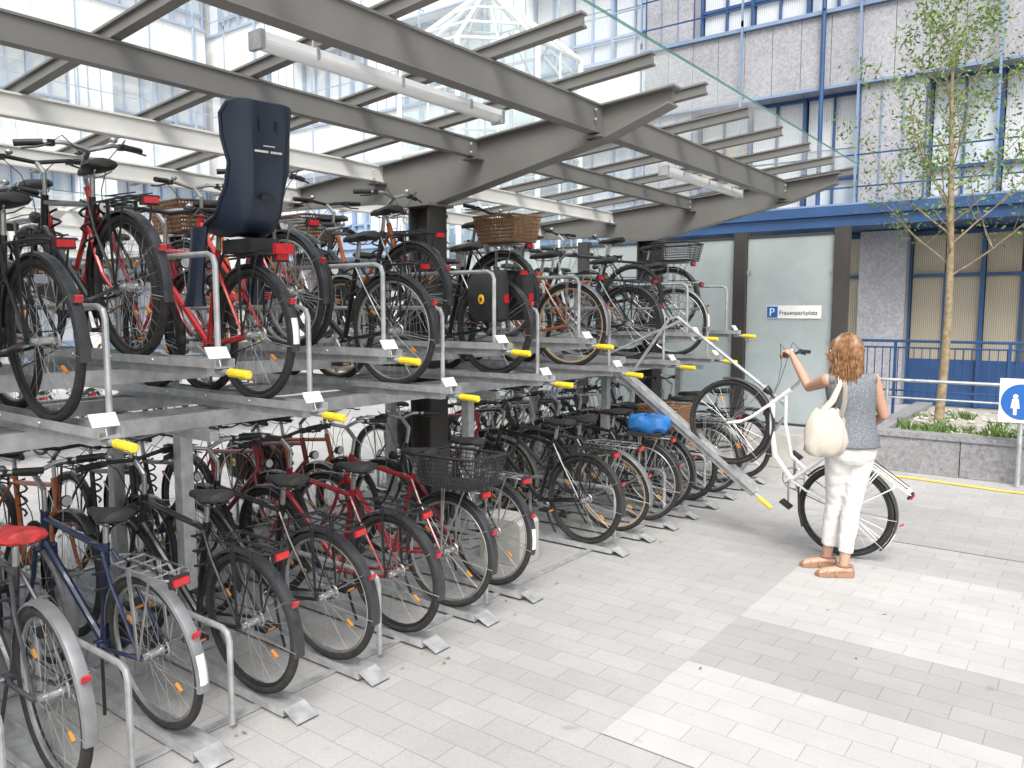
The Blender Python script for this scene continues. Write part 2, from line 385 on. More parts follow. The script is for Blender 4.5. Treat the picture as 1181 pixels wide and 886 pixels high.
    if pannier:
        for s_ in (-1,1):
            rings=[]
            for zz,hw,d in ((.40,.11,.03),(.42,.14,.06),(.55,.155,.075),(.68,.15,.07),(.74,.14,.05),(.755,.12,.02)):
                cy=s_*(.075+d)
                rings.append([(-.08+hw*max(-1,min(1,1.25*cos(2*pi*i/16))), cy+d*max(-1,min(1,1.25*sin(2*pi*i/16))), zz) for i in range(16)])
            b.loft(rings,'bag')
            b.ball((-.08,s_*(.226),.56),(.028,.004,.036),'yellow',12,8); b.ball((-.08,s_*(.229),.56),(.014,.004,.018),'red',10,6)
            b.box((-.238,s_*.14,.56),(.004,.05,.06),'red')
    if child:
        path=[(.24,.90),(.14,.87),(.02,.86),(-.08,.88),(-.145,.95),(-.175,1.06),(-.195,1.18),(-.21,1.30),(-.225,1.40),(-.235,1.45),(-.237,1.47)]
        wid=[.10,.145,.16,.165,.165,.16,.165,.185,.19,.175,.14]
        lip=[.02,.06,.10,.13,.14,.10,.07,.10,.11,.08,.04]
        n=16
        for off,kk in ((0,'navy'),(.016,'navy')):
            vs=[];fs=[]
            for i,(px,pz) in enumerate(path):
                a=path[max(i-1,0)];c=path[min(i+1,len(path)-1)]
                tx,tz=c[0]-a[0],c[1]-a[1]; l=sqrt(tx*tx+tz*tz)
                nx,nz=(tz/l),(-tx/l)
                if i<3: nx,nz=0,1
                if nx+nz<0: nx,nz=-nx,-nz
                for j in range(n+1):
                    u=-1+2*j/n; e=max(0,abs(u)-.5)/.5
                    d=lip[i]*e**1.6-off+.010*cos(u*3)-.008*math.exp(-((abs(u)-.45)/.07)**2)*(5<=i<=8)
                    vs.append((px+nx*d,u*wid[i],pz+nz*d))
            for i in range(len(path)-1):
                for j in range(n): q=i*(n+1)+j; fs.append((q,q+1,q+n+2,q+n+1))
            b.add(vs,fs,kk)
            if off==0:
                edge=[vs[i*(n+1)] for i in range(len(path))]+[vs[(len(path)-1)*(n+1)+j] for j in range(n+1)]+[vs[i*(n+1)+n] for i in range(len(path)-1,-1,-1)]
                b.tube(edge,.012,'navy',6)
        for s_ in (-1,1):
            b.loft([[(x+dd*cos(2*pi*i/8), s_*.17+w*sin(2*pi*i/8), zz) for i in range(8)] for x,zz,dd,w in ((.16,.90,.07,.03),(.20,.75,.06,.03),(.24,.58,.06,.035),(.26,.50,.08,.05))],'navy')
        b.box((-.02,0,.80),(.26,.16,.07),'black'); b.tube([(.10,-.05,.84),(.27,-.05,.62),(.27,.05,.62),(.10,.05,.84)],.008,'black',6)
        Rz_=Matrix.Rotation(radians(-8),3,'Y')
        for s_ in (-1,1): b.box((-.232,s_*.045,1.37),(.02,.012,.05),'black',Rz_)
        b.box((-.193,0,1.03),(.02,.07,.03),'black',Rz_)
        for j in range(14): 
            if j!=6: b.box((-.2255,-.07+.011*j,1.245),(.006,.007,.010),'steell',Rz_)
        for j in range(8): b.box((-.2285,-.03+.008*j,1.272),(.006,.005,.005),'steell',Rz_)
        b.box((-.30,0,.775),(.03,.10,.05),'red')
    return b.mesh(name)

BK={}
BK['city']=make_bike('bike_city')
BK['city2']=make_bike('bike_city2',guard='guards',chaincase=True,whitetail=True)
BK['step']=make_bike('bike_step',step=True,chaincase=True)
BK['step2']=make_bike('bike_step2',step=True,guard='guard',rim='chrome',whitetail=True)
BK['sport']=make_bike('bike_sport',guard=None,rack=False,flatbar=True,rim='black',lamp=False)
BK['trek']=make_bike('bike_trek',flatbar=True,rim='black')
BK['tan']=make_bike('bike_tan',guard='guards',rim='tan')
BK['basket']=make_bike('bike_basket',basket='black')
BK['wick']=make_bike('bike_wicker',step=True,basket='wick')
BK['redsad']=make_bike('bike_redsad',step=False,guard='guards',sad='redsad',rack=False)
BK['blue']=make_bike('bike_blue',cover=True)
BK['pan']=make_bike('bike_pannier',pannier=True,rim='black')
BK['child']=make_bike('bike_child',child=True,whitetail=True,rim='black')
BDX,BDZ=.08,.06
BK['woman']=make_bike('bike_woman',step=True,guard='guard',rim='black',flatbar=True,seatz=-.03,bdx=BDX,bdz=BDZ,rackmat='white',whitetail=True)
cols={'k':(.012,.012,.014),'b':(.015,.025,.07),'s':(.36,.37,.38),'r':(.22,.012,.018),'R':(.5,.02,.02),'g':(.02,.05,.035),'w':(.72,.73,.73),'d':(.045,.048,.055),'o':(.45,.12,.02),'lb':(.08,.2,.4)}
def bike(kind,x,y,z,c='k',rz=180,lean=None,jit=2.5):
    o=bpy.data.objects.new('bicycle',BK[kind]); COL.objects.link(o)
    o.location=(x,y,z)
    l=random.uniform(-5,5) if lean is None else lean
    o.rotation_euler=(radians(l),0,radians(rz+random.uniform(-jit,jit)))
    o.color=(*cols[c],1)
    return o
GY=[.8,1.25,1.70,2.14,2.59,3.05,3.50,3.96,5.12,5.57,6.0,6.43,6.88,7.33,7.78,8.2]
G=[('city','k'),('redsad','d'),('city2','b'),('trek','k'),('city','k'),('trek','r'),('basket','r'),('step2','k'),('trek','k'),('tan','d'),('blue','k'),('wick','k'),('sport','k'),('step','k'),('city','g'),('trek','d')]
for i,(y,(k,c)) in enumerate(zip(GY,G)): bike(k,-3.13+random.uniform(-.07,.07),y,.028,c,lean=random.uniform(-7,3),jit=4)
LOWY=[.44,1.45,2.46,3.47,4.48,5.5,6.5,7.5]; HIGHY=[-.06,.95,1.95,2.98,3.98,5.03,7.0,8.0]
LB=['city','trek','child','city','pan','tan','trek','city2']; LC=['k','k','R','k','k','o','k','d']
HB_=['city','step','trek','step','trek','wick','sport','basket']; HC=['k','r','k','R','d','k','k','k']
for y,k,c in zip(LOWY,LB,LC): bike(k,-3.52,y,1.375,c,lean=random.uniform(-3,3))
for y,k,c in zip(HIGHY,HB_,HC): bike(k,-3.85+random.uniform(-.12,.1),y,1.615,c)
kinds=['city','city','step','trek','trek','tan','basket','pan','sport','wick']; cc=['k','k','R','b','d','k','g','o','s','r','w']
MX=-8.75
for i,y in enumerate(GY): 
    bike(random.choice(kinds),MX+3.13,y+.22 if y<3.9 or y>5 else y,.028,random.choice(cc),rz=0)
for y in LOWY: bike(random.choice(kinds),MX+3.52,y+.1,1.375,random.choice(cc),rz=0)
for y in HIGHY[:6]: bike(random.choice(kinds),MX+3.75,y+.1,1.615,random.choice(cc),rz=0)
for i in range(14): bike(random.choice(kinds),-10.6,-.6+.6*i,.028,random.choice(cc))

# ------------------------------------------------------------------ rack
def tray(b, x0, x1, y, z, handle=True, hoop=.5):
    b.bx(x0,x1,y-.045,y+.045,z-.006,z,'galv'); b.bx(x0,x1,y-.050,y-.044,z-.004,z+.034,'galv'); b.bx(x0,x1,y+.044,y+.050,z-.004,z+.034,'galv')
    if handle:
        b.bx(x0,x1-.1,y-.025,y+.025,z-.045,z-.008,'galv')
        b.tube([(x1-.06,y,z-.02),(x1+.04,y,z-.022)],.013,'galv',8)
        b.tube([(x1+.03,y,z-.022),(x1+.04,y,z-.022),(x1+.17,y,z-.027),(x1+.175,y,z-.027)],[.014,.0195,.0195,.014],'yellow',10)
        b.box((x1-.05,y,z+.06),(.004,.105,.06),'white',Matrix.Rotation(radians(-35),3,'Y'))
        b.tube([(x1-.03,y,z),(x1-.05,y,z+.06)],.004,'galv',5)
        yy=y+.085
        b.tube([(x1-.18,yy,z-.03),(x1-.18,yy,z+hoop-.05),(x1-.195,yy,z+hoop-.015),(x1-.235,yy,z+hoop),(x0+.55,yy,z+hoop),(x0+.51,yy,z+hoop-.015),(x0+.50,yy,z+hoop-.05),(x0+.5,yy,z-.03)],.0135,'galv',8)
        b.box((x1-.18,y+.06,z-.02),(.05,.07,.02),'galv')
        for xx in (x1-.5,x1-.9,x1-1.3): b.ball((xx,y-.052,z+.016),.008,'chrome',6,4)
def make_rack(name, lows, highs, grounds):
    b=MB()
    for y in lows: tray(b,-4.95,-3.02,y,1.365)
    for y in highs: tray(b,-4.95,-3.02,y,1.605)
    for i,y in enumerate(grounds):
        b.bx(-4.3,-2.86,y-.055,y+.055,.012,.016,'galv'); b.bx(-4.3,-2.86,y-.06,y-.05,.012,.05,'galv'); b.bx(-4.3,-2.86,y+.05,y+.06,.012,.05,'galv')
        b.add([(-2.86,y-.06,.05),(-2.86,y+.06,.05),(-2.76,y+.06,.008),(-2.76,y-.06,.008)],[(0,1,2,3)],'galv')
        yy=y+.2
        if i%2==0 or i<3:
            b.tube([(-2.98,yy,.02),(-2.98,yy,.40),(-2.995,yy,.435),(-3.03,yy,.45),(-3.75,yy,.45),(-3.79,yy,.43),(-3.8,yy,.40),(-3.8,yy,.02)],.014,'galv',8)
    y0,y1=lows[0]-.8,9.0-.4
    for x in (-3.78,-4.75): b.bx(x-.03,x+.03,y0,y1,1.235,1.316,'galv')
    b.bx(-3.98,-3.92,y0,y1,1.48,1.556,'galv')
    for y in (.05,2.25,4.62,6.75,8.45):
        x=-3.9
        b.bx(x-.035,x+.035,y-.035,y+.035,.0,1.19,'galv'); b.bx(x-.09,x+.09,y-.09,y+.09,0.002,.012,'galv')
        b.bx(-4.9,-3.6,y-.025,y+.025,1.18,1.233,'galv')
    for x in (-3.05,-4.1): b.bx(x-.02,x+.02,grounds[0]-.3,grounds[-1]+.3,.001,.011,'galv')
    return b.mesh(name,angle=30)
rk=bpy.data.objects.new('two_tier_bicycle_rack',make_rack('rack_a',LOWY,HIGHY,GY)); COL.objects.link(rk)
HY2=sorted(HIGHY+[6.05])
rk2=bpy.data.objects.new('two_tier_bicycle_rack',make_rack('rack_b',LOWY,HY2,GY)); COL.objects.link(rk2)
rk2.scale=(-1,1,1); rk2.location=(MX,.1,0)
# lowered tray
b=MB()
TY=6.1
p0=Vector((-3.45,TY,1.36)); p1=Vector((-2.13,TY,.40)); d=(p1-p0).normalized(); up=Vector((-d.z,0,d.x)); up = up if up.z>0 else -up
L_=(p1-p0).length; ang=math.atan2(d.z,d.x)
R=Matrix.Rotation(-ang,3,'Y')
mid=(p0+p1)/2
b.box(mid,(L_,.10,.006),'galv',R)
for s_ in (-1,1): b.box(mid+Vector((0,s_*.05,0))+up*.018,(L_,.006,.04),'galv',R)
b.box(mid-up*.03,(L_,.045,.04),'galv',R)
b.tube([p1-up*.02,p1+d*.05-up*.02],.014,'galv'); b.tube([p1+d*.04-up*.02,p1+d*.17-up*.02],.0195,'yellow',10)
hy=Vector((0,.10,0))
b.tube([p0+d*.15+hy,p0+d*.15+hy+up*.62,p0+d*.2+hy+up*.68,p0+d*1.35+hy+up*.68,p0+d*1.42+hy+up*.62,p0+d*1.42+hy],.014,'galv',8)
b.tube([p0+d*.15+hy-d*.3,p0+d*.15+hy+up*.68+d*.1],.012,'galv')
b.box(p0+Vector((-.35,0,.05)),(.9,.10,.06),'galv')
b.obj('lowered_rack_tray',angle=30)

# ------------------------------------------------------------------ canopy
def gz(x): return 3.32+.08*(x+2.05)
def make_canopy(K1,K2,glass=True,nr=17):
    b=MB(); X0,X1=-6.5,-2.05
    ys=[8.6-.745*k for k in range(nr)]
    sl=.08; ra=Matrix.Rotation(-math.atan(sl),3,'Y'); L0=(X1-X0)/cos(math.atan(sl)); xm=(X0+X1)/2
    for i,y in enumerate(ys):
        b.box((xm-.02,y,gz(xm)-.020),(L0-.06,.055,.012),K1,ra)
        b.box((xm-.02,y,gz(xm)-.050),(L0-.07,.022,.05),K1,ra)
        b.box((xm-.02,y,gz(xm)-.081),(L0-.06,.055,.012),K1,ra)
        if i<len(ys)-1 and glass:
            for (xa,xb) in ((X0,-4.30),(-4.28,X1)):
                ya,yb=y-.741,y-.004
                b.add([(xa,ya,gz(xa)),(xb,ya,gz(xb)),(xb,yb,gz(xb)),(xa,yb,gz(xa))],[(0,1,2,3)],'cglass')
            b.box((X1+.004,y-.3725,gz(X1)),(.006,.735,.014),'dust',ra)
    yn=ys[-1]-.02
    for x,dp,w in ((-2.7,.185,.09),(-3.74,.13,.07),(-4.75,.13,.07),(-5.8,.13,.07)):
        zt=gz(x)-.09; k=K1 if x>-4.5 else K2  # rear purlins get K2, with sunlight put into its colour
        yy1=8.5
        b.bx(x-w/2,x+w/2,yn,yy1,zt-dp,zt-dp+.012,k); b.bx(x-w/2,x+w/2,yn,yy1,zt-.012,zt,k)
        b.bx(x+w/2-.02,x+w/2-.012,yn,yy1,zt-dp+.012,zt-.012,k)
    for yc in (.79,4.56,8.33):
        top=lambda x: gz(x)-.105
        tip=-2.18
        web=[(tip,top(tip)),(-6.3,top(-6.3)),(-6.3,top(-6.3)-.10),(-4.9,2.74),(-4.4,2.68),(-4.1,2.68),(-3.7,2.76),(-2.62,top(-2.62)-.19),(tip,top(tip)-.08)]
        b.prism(web,yc-.012,yc+.012,K1)
        bot=web[2:]
        for q in range(len(bot)-1):
            a=Vector((bot[q][0],yc,bot[q][1]));c=Vector((bot[q+1][0],yc,bot[q+1][1]));dd=c-a
            b.box((a+c)/2-Vector((0,0,.007)),(dd.length,.13,.014),K1,Matrix.Rotation(-atan2(dd.z,dd.x),3,'Y'))
        b.box((xm,yc,gz(xm)-.097),(L0-.2,.13,.012),K1,ra)
        kc='steeldk' if K1=='steel' else K1
        b.bx(-4.36,-4.34,yc-.1,yc+.1,0,2.66,kc); b.bx(-4.16,-4.14,yc-.1,yc+.1,0,2.66,kc); b.bx(-4.34,-4.16,yc-.012,yc+.012,0,2.66,kc)
        b.bx(-4.40,-4.10,yc-.14,yc+.14,2.645,2.665,K1)
        for x in (-2.7,-3.74,-4.75,-5.8):
            b.bx(x-.07,x+.07,yc-.10,yc+.10,gz(x)-.30 if x>-3 else gz(x)-.24,gz(x)-.285 if x>-3 else gz(x)-.228,K1)
            for q in (-.13,.13): 
                for w in (-.03,.03): b.ball((x+.045,yc+q,gz(x)-.17+w),.011,'galv',6,4)
    return b.mesh('canopy',angle=30)
c1=bpy.data.objects.new('bicycle_shelter_canopy',make_canopy('steel','steell')); COL.objects.link(c1)
c2=bpy.data.objects.new('bicycle_shelter_canopy',make_canopy('steell','steell',True,13)); COL.objects.link(c2); c2.location=(-7.6,-.3,-.1)  # whole canopy in the pale tone, sunlit brightness painted in
def lamp(y0,y1):
    b=MB(); x=-2.99; z=3.0
    b.bx(x-.038,x+.038,y0,y1,z+.02,z+.05,'tube')
    rings=[]
    for y in (y0+.01,y0+.03,y1-.03,y1-.01):
        q=.8 if y in(y0+.01,y1-.01) else 1
        rings.append([(x+.042*q*cos(pi+pi*i/8),y,z+.019+.042*q*sin(pi+pi*i/8)) for i in range(9)])
    b.loft(rings,'tube')
    for y in (y0,y1): b.bx(x-.045,x+.045,y-.012,y+.012,z-.025,z+.055,'galv')
    for y in (y0+.3,(y0+y1)/2,y1-.3): b.bx(x-.047,x+.047,y-.008,y+.008,z,z+.054,'galv'); b.tube([(x,y,z+.05),(x+.02,y,z+.17)],.005,'galv',5)
    b.obj('fluorescent_light')
lamp(2.14,3.84); lamp(6.1,7.8)
b=MB()
b.prism([(-3.62,0),(-3.25,0),(-3.25,.30),(-3.28,.33),(-3.62,.33)],4.42,4.66,'conc'); b.obj('concrete_footing')

# ------------------------------------------------------------------ glass partition + sign
b=MB(); PY=9.3
posts=[-2.35,-3.51,-4.62,-5.73,-6.84,-7.95]
for x in posts: b.bx(x-.075,x+.075,PY-.06,PY+.06,0,2.78,'steeldk')
for i in range(len(posts)-1):
    xr=posts[i]-.085; xl=posts[i+1]+.085
    b.bx(xl,xr,PY-.008,PY+.008,.52,2.70,'frost')
    b.bx(xl,xr,PY-.02,PY+.02,.49,.515,'steeldk'); b.bx(xl,xr,PY-.02,PY+.02,2.705,2.73,'steeldk')
    for zz in (.8,1.5,2.3):
        for xx in (xl+.02,xr-.02): b.box((xx,PY-.012,zz),(.05,.02,.05),'galv')
b.obj('frosted_glass_partition',angle=30)
b=MB(); b.bx(-8.1,-2.2,PY-.14,PY-.065,0,.40,'conc'); b.obj('low_concrete_wall')
sg=bpy.data.objects.new('parking_sign',None); COL.objects.link(sg)
b=MB(); b.bx(-3.18,-2.55,PY-.02,PY-.012,1.755,1.905,'white'); b.obj('plate',sg,False)
M['pblue']=mat('sign_blue',(.02,.12,.42),.4,0,.02); M['sgrey']=mat('sign_text_grey',(.08,.09,.11),.5)
b=MB(); b.bx(-3.17,-3.045,PY-.025,PY-.021,1.765,1.895,'pblue'); b.obj('blue_square',sg,False)
def text(s,loc,size,m,parent):
    cu=bpy.data.curves.new(s,'FONT'); cu.body=s; cu.size=size; cu.extrude=.001; cu.materials.append(M[m])
    o=bpy.data.objects.new('lettering',cu); COL.objects.link(o); o.location=loc; o.rotation_euler=(pi/2,0,0); o.parent=parent
text('P',(-3.145,PY-.028,1.785),.13,'white',sg); text('Frauenparkplatz',(-3.028,PY-.024,1.80),.068,'sgrey',sg)

# ------------------------------------------------------------------ ground & pavement
M['pave']=paving('paving_grey',(.355,.35,.345),(.39,.385,.38),(.24,.237,.233))
M['pavel']=paving('paving_light',(.425,.422,.415),(.46,.456,.448),(.30,.296,.29))
M['paved']=paving('paving_dark',(.32,.317,.312),(.35,.347,.341),(.22,.218,.212))
M['asph']=mat('ground_asphalt',(.16,.155,.15),.9,0,.15,2)
def sheet(name,x0,x1,y0,y1,z,k):
    b=MB(); b.add([(x0,y0,z),(x1,y0,z),(x1,y1,z),(x0,y1,z)],[(0,1,2,3)],k); return b.obj(name,None,False)
sheet('ground',-400,400,-400,400,-.012,'asph')
sheet('pavement',-26,14,-12,16.9,-.004,'pave')
sheet('light_paving_band',-1.65,9,2.85,3.75,0.0,'pavel')
sheet('light_paving_band',-1.65,9,4.5,6.0,0.0,'pavel')
sheet('dark_paving_band',-1.65,9,3.75,4.5,0.0,'paved')
sheet('dark_paving_band',-1.65,9,6.75,8.1,0.0,'paved')
# small fallen leaves / litter specks
b=MB(); rl=random.Random(9)
for _ in range(70):
    x=rl.uniform(-2.9,2); y=rl.uniform(1.2,9.5); a=rl.uniform(0,6.28); s=rl.uniform(.008,.02)
    if rl.random()<.5: x=rl.uniform(-3.1,-2.6)
    u=Vector((cos(a),sin(a),0)); v=Vector((-sin(a),cos(a),0)); p=Vector((x,y,.006))
    b.add([p-u*s,p+v*s*.4+Vector((0,0,.004)),p+u*s,p-v*s*.4],[(0,1,2,3)],'dryleaf')
b.obj('fallen_leaves',None,False)
# ------------------------------------------------------------------ planter
b=MB(); 
for i in range(9):
    x0=-2.15+i*1.0
    b.bx(x0,x0+.99,9.8,9.98,0,.40,'granl')
b.bx(-2.17,7,9.78,10.0,.402,.46,'granl')
b.bx(-2.15,-1.97,9.98,13.2,0,.40,'granl'); b.bx(-2.17,-1.95,10.002,13.2,.402,.46,'granl')
n=40; vs=[];fs=[]
for i in range(n+1):
    for j in range(n+1):
        x=-1.96+9*i/n; y=9.99+3.2*j/n
        vs.append((x,y,.40+.05*noise.noise(Vector((x*2,y*2,0)))))
for i in range(n):
    for j in range(n): q=i*(n+1)+j; fs.append((q,q+n+1,q+n+2,q+1))
b.add(vs,fs,'soil')
b.obj('granite_planter',angle=30)
b=MB()
for _ in range(190):
    cx=random.uniform(-1.9,4); cy=random.uniform(10.0,12.9)
    if random.random()<.5: cy=random.uniform(10.05,10.6)
    h=random.uniform(.03,.14)
    for _ in range(22):
        a=random.uniform(0,2*pi); r=random.uniform(.01,.12); x=cx+r*cos(a); y=cy+r*sin(a); w=random.uniform(.006,.014)
        dx,dy=random.uniform(-.05,.05),random.uniform(-.05,.05)
        b.add([(x-w,y,.40),(x+w,y,.40),(x+dx+w*.6,y+dy,.40+h*.6),(x+dx*1.7,y+dy*1.7,.40+h)],[(0,1,2,3)],'grass')
b.obj('planter_groundcover',None,False)
b=MB()
for _ in range(420):
    b.ball((random.uniform(-1.9,4),random.uniform(10.05,12.9),.415),(random.uniform(.02,.05),random.uniform(.02,.05),random.uniform(.015,.03)),'conc',7,5)
b.obj('gravel_stones')
# ------------------------------------------------------------------ tree
def tree(tx,ty,tz):
    b=MB()
    tips=[]
    def limb(p,d,l,r,lev):
        pts=[p.copy()];rr=[r]; n=6; q=p.copy(); dd=d.normalized()
        for i in range(n):
            dd=(dd+Vector((random.uniform(-.14,.14),random.uniform(-.14,.14),random.uniform(-.03,.12)))).normalized()
            q=q+dd*l/n; pts.append(q.copy()); rr.append(r*(1-.75*(i+1)/n))
            if lev<2 and i>=1:
                for _ in range(2 if lev==1 else 1):
                    a=random.uniform(0,2*pi); sd=Vector((cos(a),sin(a),random.uniform(.1,.8)))
                    limb(q,(dd*.6+sd).normalized(),l*random.uniform(.25,.45),rr[-1]*.6,lev+1)
            if lev>=1 and i>=2: tips.append((q.copy(),dd.copy()))
        b.tube(pts,rr,'bark',6 if lev else 8)
    pts=[];rr=[]
    H=5.3
    for i in range(13):
        t=i/12; pts.append(Vector((tx+.05*sin(t*5),ty+.04*sin(t*7+1),tz+H*t))); rr.append(.052*(1-t)**.8+.008)
    b.tube(pts,rr,'bark',10)
    for i in range(24):
        t=.36+.60*i/24; k=t*12; a=pts[int(k)].lerp(pts[min(12,int(k)+1)],k-int(k))
        an=i*2.4; up_=.35+.9*t
        limb(a,Vector((cos(an),sin(an),up_)),(1.6-1.0*(t-.36))*random.uniform(.6,1.1),.018*(1.2-t),1)
    for p,d in tips:
        if random.random()<.22: continue
        for _ in range(random.randint(3,10)):
            q=p+Vector((random.gauss(0,.08),random.gauss(0,.08),random.gauss(-.03,.08)))
            s=random.uniform(.018,.040); ax=Vector((random.gauss(0,1),random.gauss(0,1),random.gauss(-.6,.6))).normalized()
            sd=ax.cross(Vector((random.gauss(0,1),random.gauss(0,1),random.gauss(0,1)))).normalized()
            b.add([q,q+ax*s+sd*s*.45,q+ax*s*2.2,q+ax*s-sd*s*.45],[(0,1,2,3)],'leaf')
    return b.obj('young_tree')
tree(-1.63,11.54,.38)
# ------------------------------------------------------------------ railing, rail, sign, hose
b=MB(); RY=13.2
for z in (1.38,1.28,.62,.52): b.tube([(-4.0,RY,z),(8,RY,z)],.022 if z>1.3 else .014,'bluep',6)
for i in range(int(12/.11)): b.tube([(-4+i*.11,RY,.52),(-4+i*.11,RY,1.28)],.008,'bluep',4)
for i in range(9): b.bx(-4.02+i*1.5,-3.98+i*1.5,RY-.02,RY+.02,0,1.38,'bluep')
b.obj('blue_railing')
b=MB()
b.tube([(-2.2,10.7,.98),(7,10.7,.98)],.02,'galv'); b.tube([(-2.2,10.7,.76),(7,10.7,.76)],.012,'galv')
for i in range(5): b.tube([(-2.1+i*2.2,10.7,.35),(-2.1+i*2.2,10.7,.98)],.018,'galv')
b.obj('steel_handrail')
ps=bpy.data.objects.new('pedestrian_sign',None); COL.objects.link(ps)
sx,sy,szz=-.60,9.62,.90
b=MB(); b.bx(sx-.2,sx+.2,sy,sy+.01,szz-.22,szz+.24,'white'); b.tube([(sx,sy+.03,0),(sx,sy+.03,szz+.2)],.025,'galv'); b.obj('board',ps,False)
b=MB(); b.tube([(sx,sy-.001,szz),(sx,sy-.005,szz)],.185,'pblue',40); b.obj('disc',ps)
b=MB()
for o_,sc in ((-.055,1),(.055,.7)):
    z0=szz-.02
    b.tube([(sx+o_,sy-.006,z0+.075*sc+.0),(sx+o_,sy-.009,z0+.075*sc)],.02*sc+.004,'white',12)
    b.prism([(sx+o_-.028*sc,z0+.05*sc),(sx+o_+.028*sc,z0+.05*sc),(sx+o_+.04*sc,z0-.05*sc),(sx+o_+.015*sc,z0-.05*sc),(sx+o_+.015*sc,z0-.12*sc),(sx+o_-.015*sc,z0-.12*sc),(sx+o_-.015*sc,z0-.05*sc),(sx+o_-.04*sc,z0-.05*sc)],sy-.009,sy-.006,'white')
b.obj('pictogram',ps,False)
b=MB(); b.tube([(-2.2+.3*i,9.35+.05*sin(i*.9)+.012*i-.0009*i*i*3,.008) for i in range(28)],.011,'hose',6); b.obj('garden_hose')

# ------------------------------------------------------------------ buildings
def building(name,x0,x1,floors,pale=False,seed=1):
    rnd=random.Random(seed)
    root=bpy.data.objects.new(name,None); COL.objects.link(root)
    w=MB(); f=MB(); p=MB()
    G='wallw' if pale else 'gran'; BP='bluew' if pale else 'bluep'; BL='bluew' if pale else 'bluel'  # pale set: washed-out sunlight baked into wall and frame colours
    w.bx(x0,x1,1.3,9,0,3.78+floors*3.8+.6,G)
    x=x0
    while x<x1-1:
        w.bx(x,x+.85,.75,1.5,0,3.4,G)
        for j in range(3):
            a=x+.85+j*1.25; c=a+1.25
            for (u0,u1) in ((a+.05,a+.60),(a+.64,c-.05)):
                p.bx(u0,u1,1.20,1.22,.9,3.3,rnd.choice(['pane_c','pane_c','pane_d']) if not pale else rnd.choice(['pane_w','pane_g']))
            f.bx(a+.001,c-.001,1.19,1.29,0,.9,BP if rnd.random()<.6 else BL)
            f.bx(a-.035,a+.035,1.08,1.28,0,3.39,BP); f.bx(c-.035,c+.0,1.12,1.27,0,3.39,BP)
            f.bx(a+.04,c-.04,1.13,1.26,2.5,2.56,BP); f.bx(a+.04,c-.04,1.13,1.26,3.3,3.38,BP); f.bx(a+.6,a+.64,1.14,1.25,.9,2.5,BP)
        x+=4.6
    f.bx(x0,x1,-.35,1.28,3.42,3.62,BP); f.bx(x0,x1,-.42,.0,3.625,3.80,BP); f.bx(x0,x1,-.42,1.28,3.805,3.84,BL)
    z=3.85
    for fl in range(floors):
        zt=z+2.3
        x=x0
        while x<x1-1:
            w.bx(x,x+1.15,.35,1.31,z,zt-.002,G)
            for q in (0,.38,.77,1.15): f.bx(x+q-.010,x+q+.010,.32,.348,z,zt,BL if q in(.38,.77) else BP)
            for j in range(3):
                a=x+1.15+j*1.15; c=a+1.15
                kk=rnd.choice(['pane_w','pane_g','pane_w'] if pale else (['pane_w','pane_c','pane_d','pane_w','pane_g'] if fl else ['pane_d','pane_c','pane_g','pane_w']))
                p.bx(a+.05,c-.05,.80,.82,z+.1,zt-.02,kk)
                if rnd.random()<.5: p.bx(a+.06,c-.06,.78,.796,zt-rnd.uniform(.4,1.2),zt-.03,'pane_w')
                f.bx(a-.03,a+.03,.66,.9,z,zt,BP); f.bx(c-.035,c+.0,.68,.88,z,zt,BP)
                f.bx(a+.03,c-.04,.7,.87,z+.0,z+.10,BP); f.bx(a+.03,c-.04,.7,.87,z+.62,z+.68,BP); f.bx(a+.03,c-.04,.7,.87,zt-.06,zt-.001,BP)
                f.bx(a+.55,a+.59,.71,.86,z+.1,zt-.07,BP)
            x+=4.6
        for zz in (z+.35,z+.95,): f.tube([(x0,.12,zz),(x1,.12,zz)],.018,BP,5)
        x=x0
        while x<x1:
            f.bx(x-.02,x+.02,.10,.14,z-.02,zt+1.6,BL); f.bx(x-.02,x+.02,.14,.34,zt+.1,zt+.14,BL)
            x+=2.3
        x=x0+3.9
        while x<x1:
            f.tube([(x,.2,z),(x,.2,zt+1.45)],.045,BP,8); x+=9.2
        x=x0
        while x<x1:
            w.bx(x+.006,min(x+.57,x1),.30,1.32,zt+.002,zt+1.42,G); x+=.575
        f.bx(x0,x1,.33,.36,zt+.003,zt+1.40,BP)
        f.bx(x0,x1,.22,.9,zt+1.425,zt+1.498,BL); f.bx(x0,x1,.25,.299,zt+.0,zt+.05,BL)
        z=zt+1.5
    w.obj('walls',root,True,30); f.obj('frames',root,True,30); p.obj('windows',root,False)
    return root
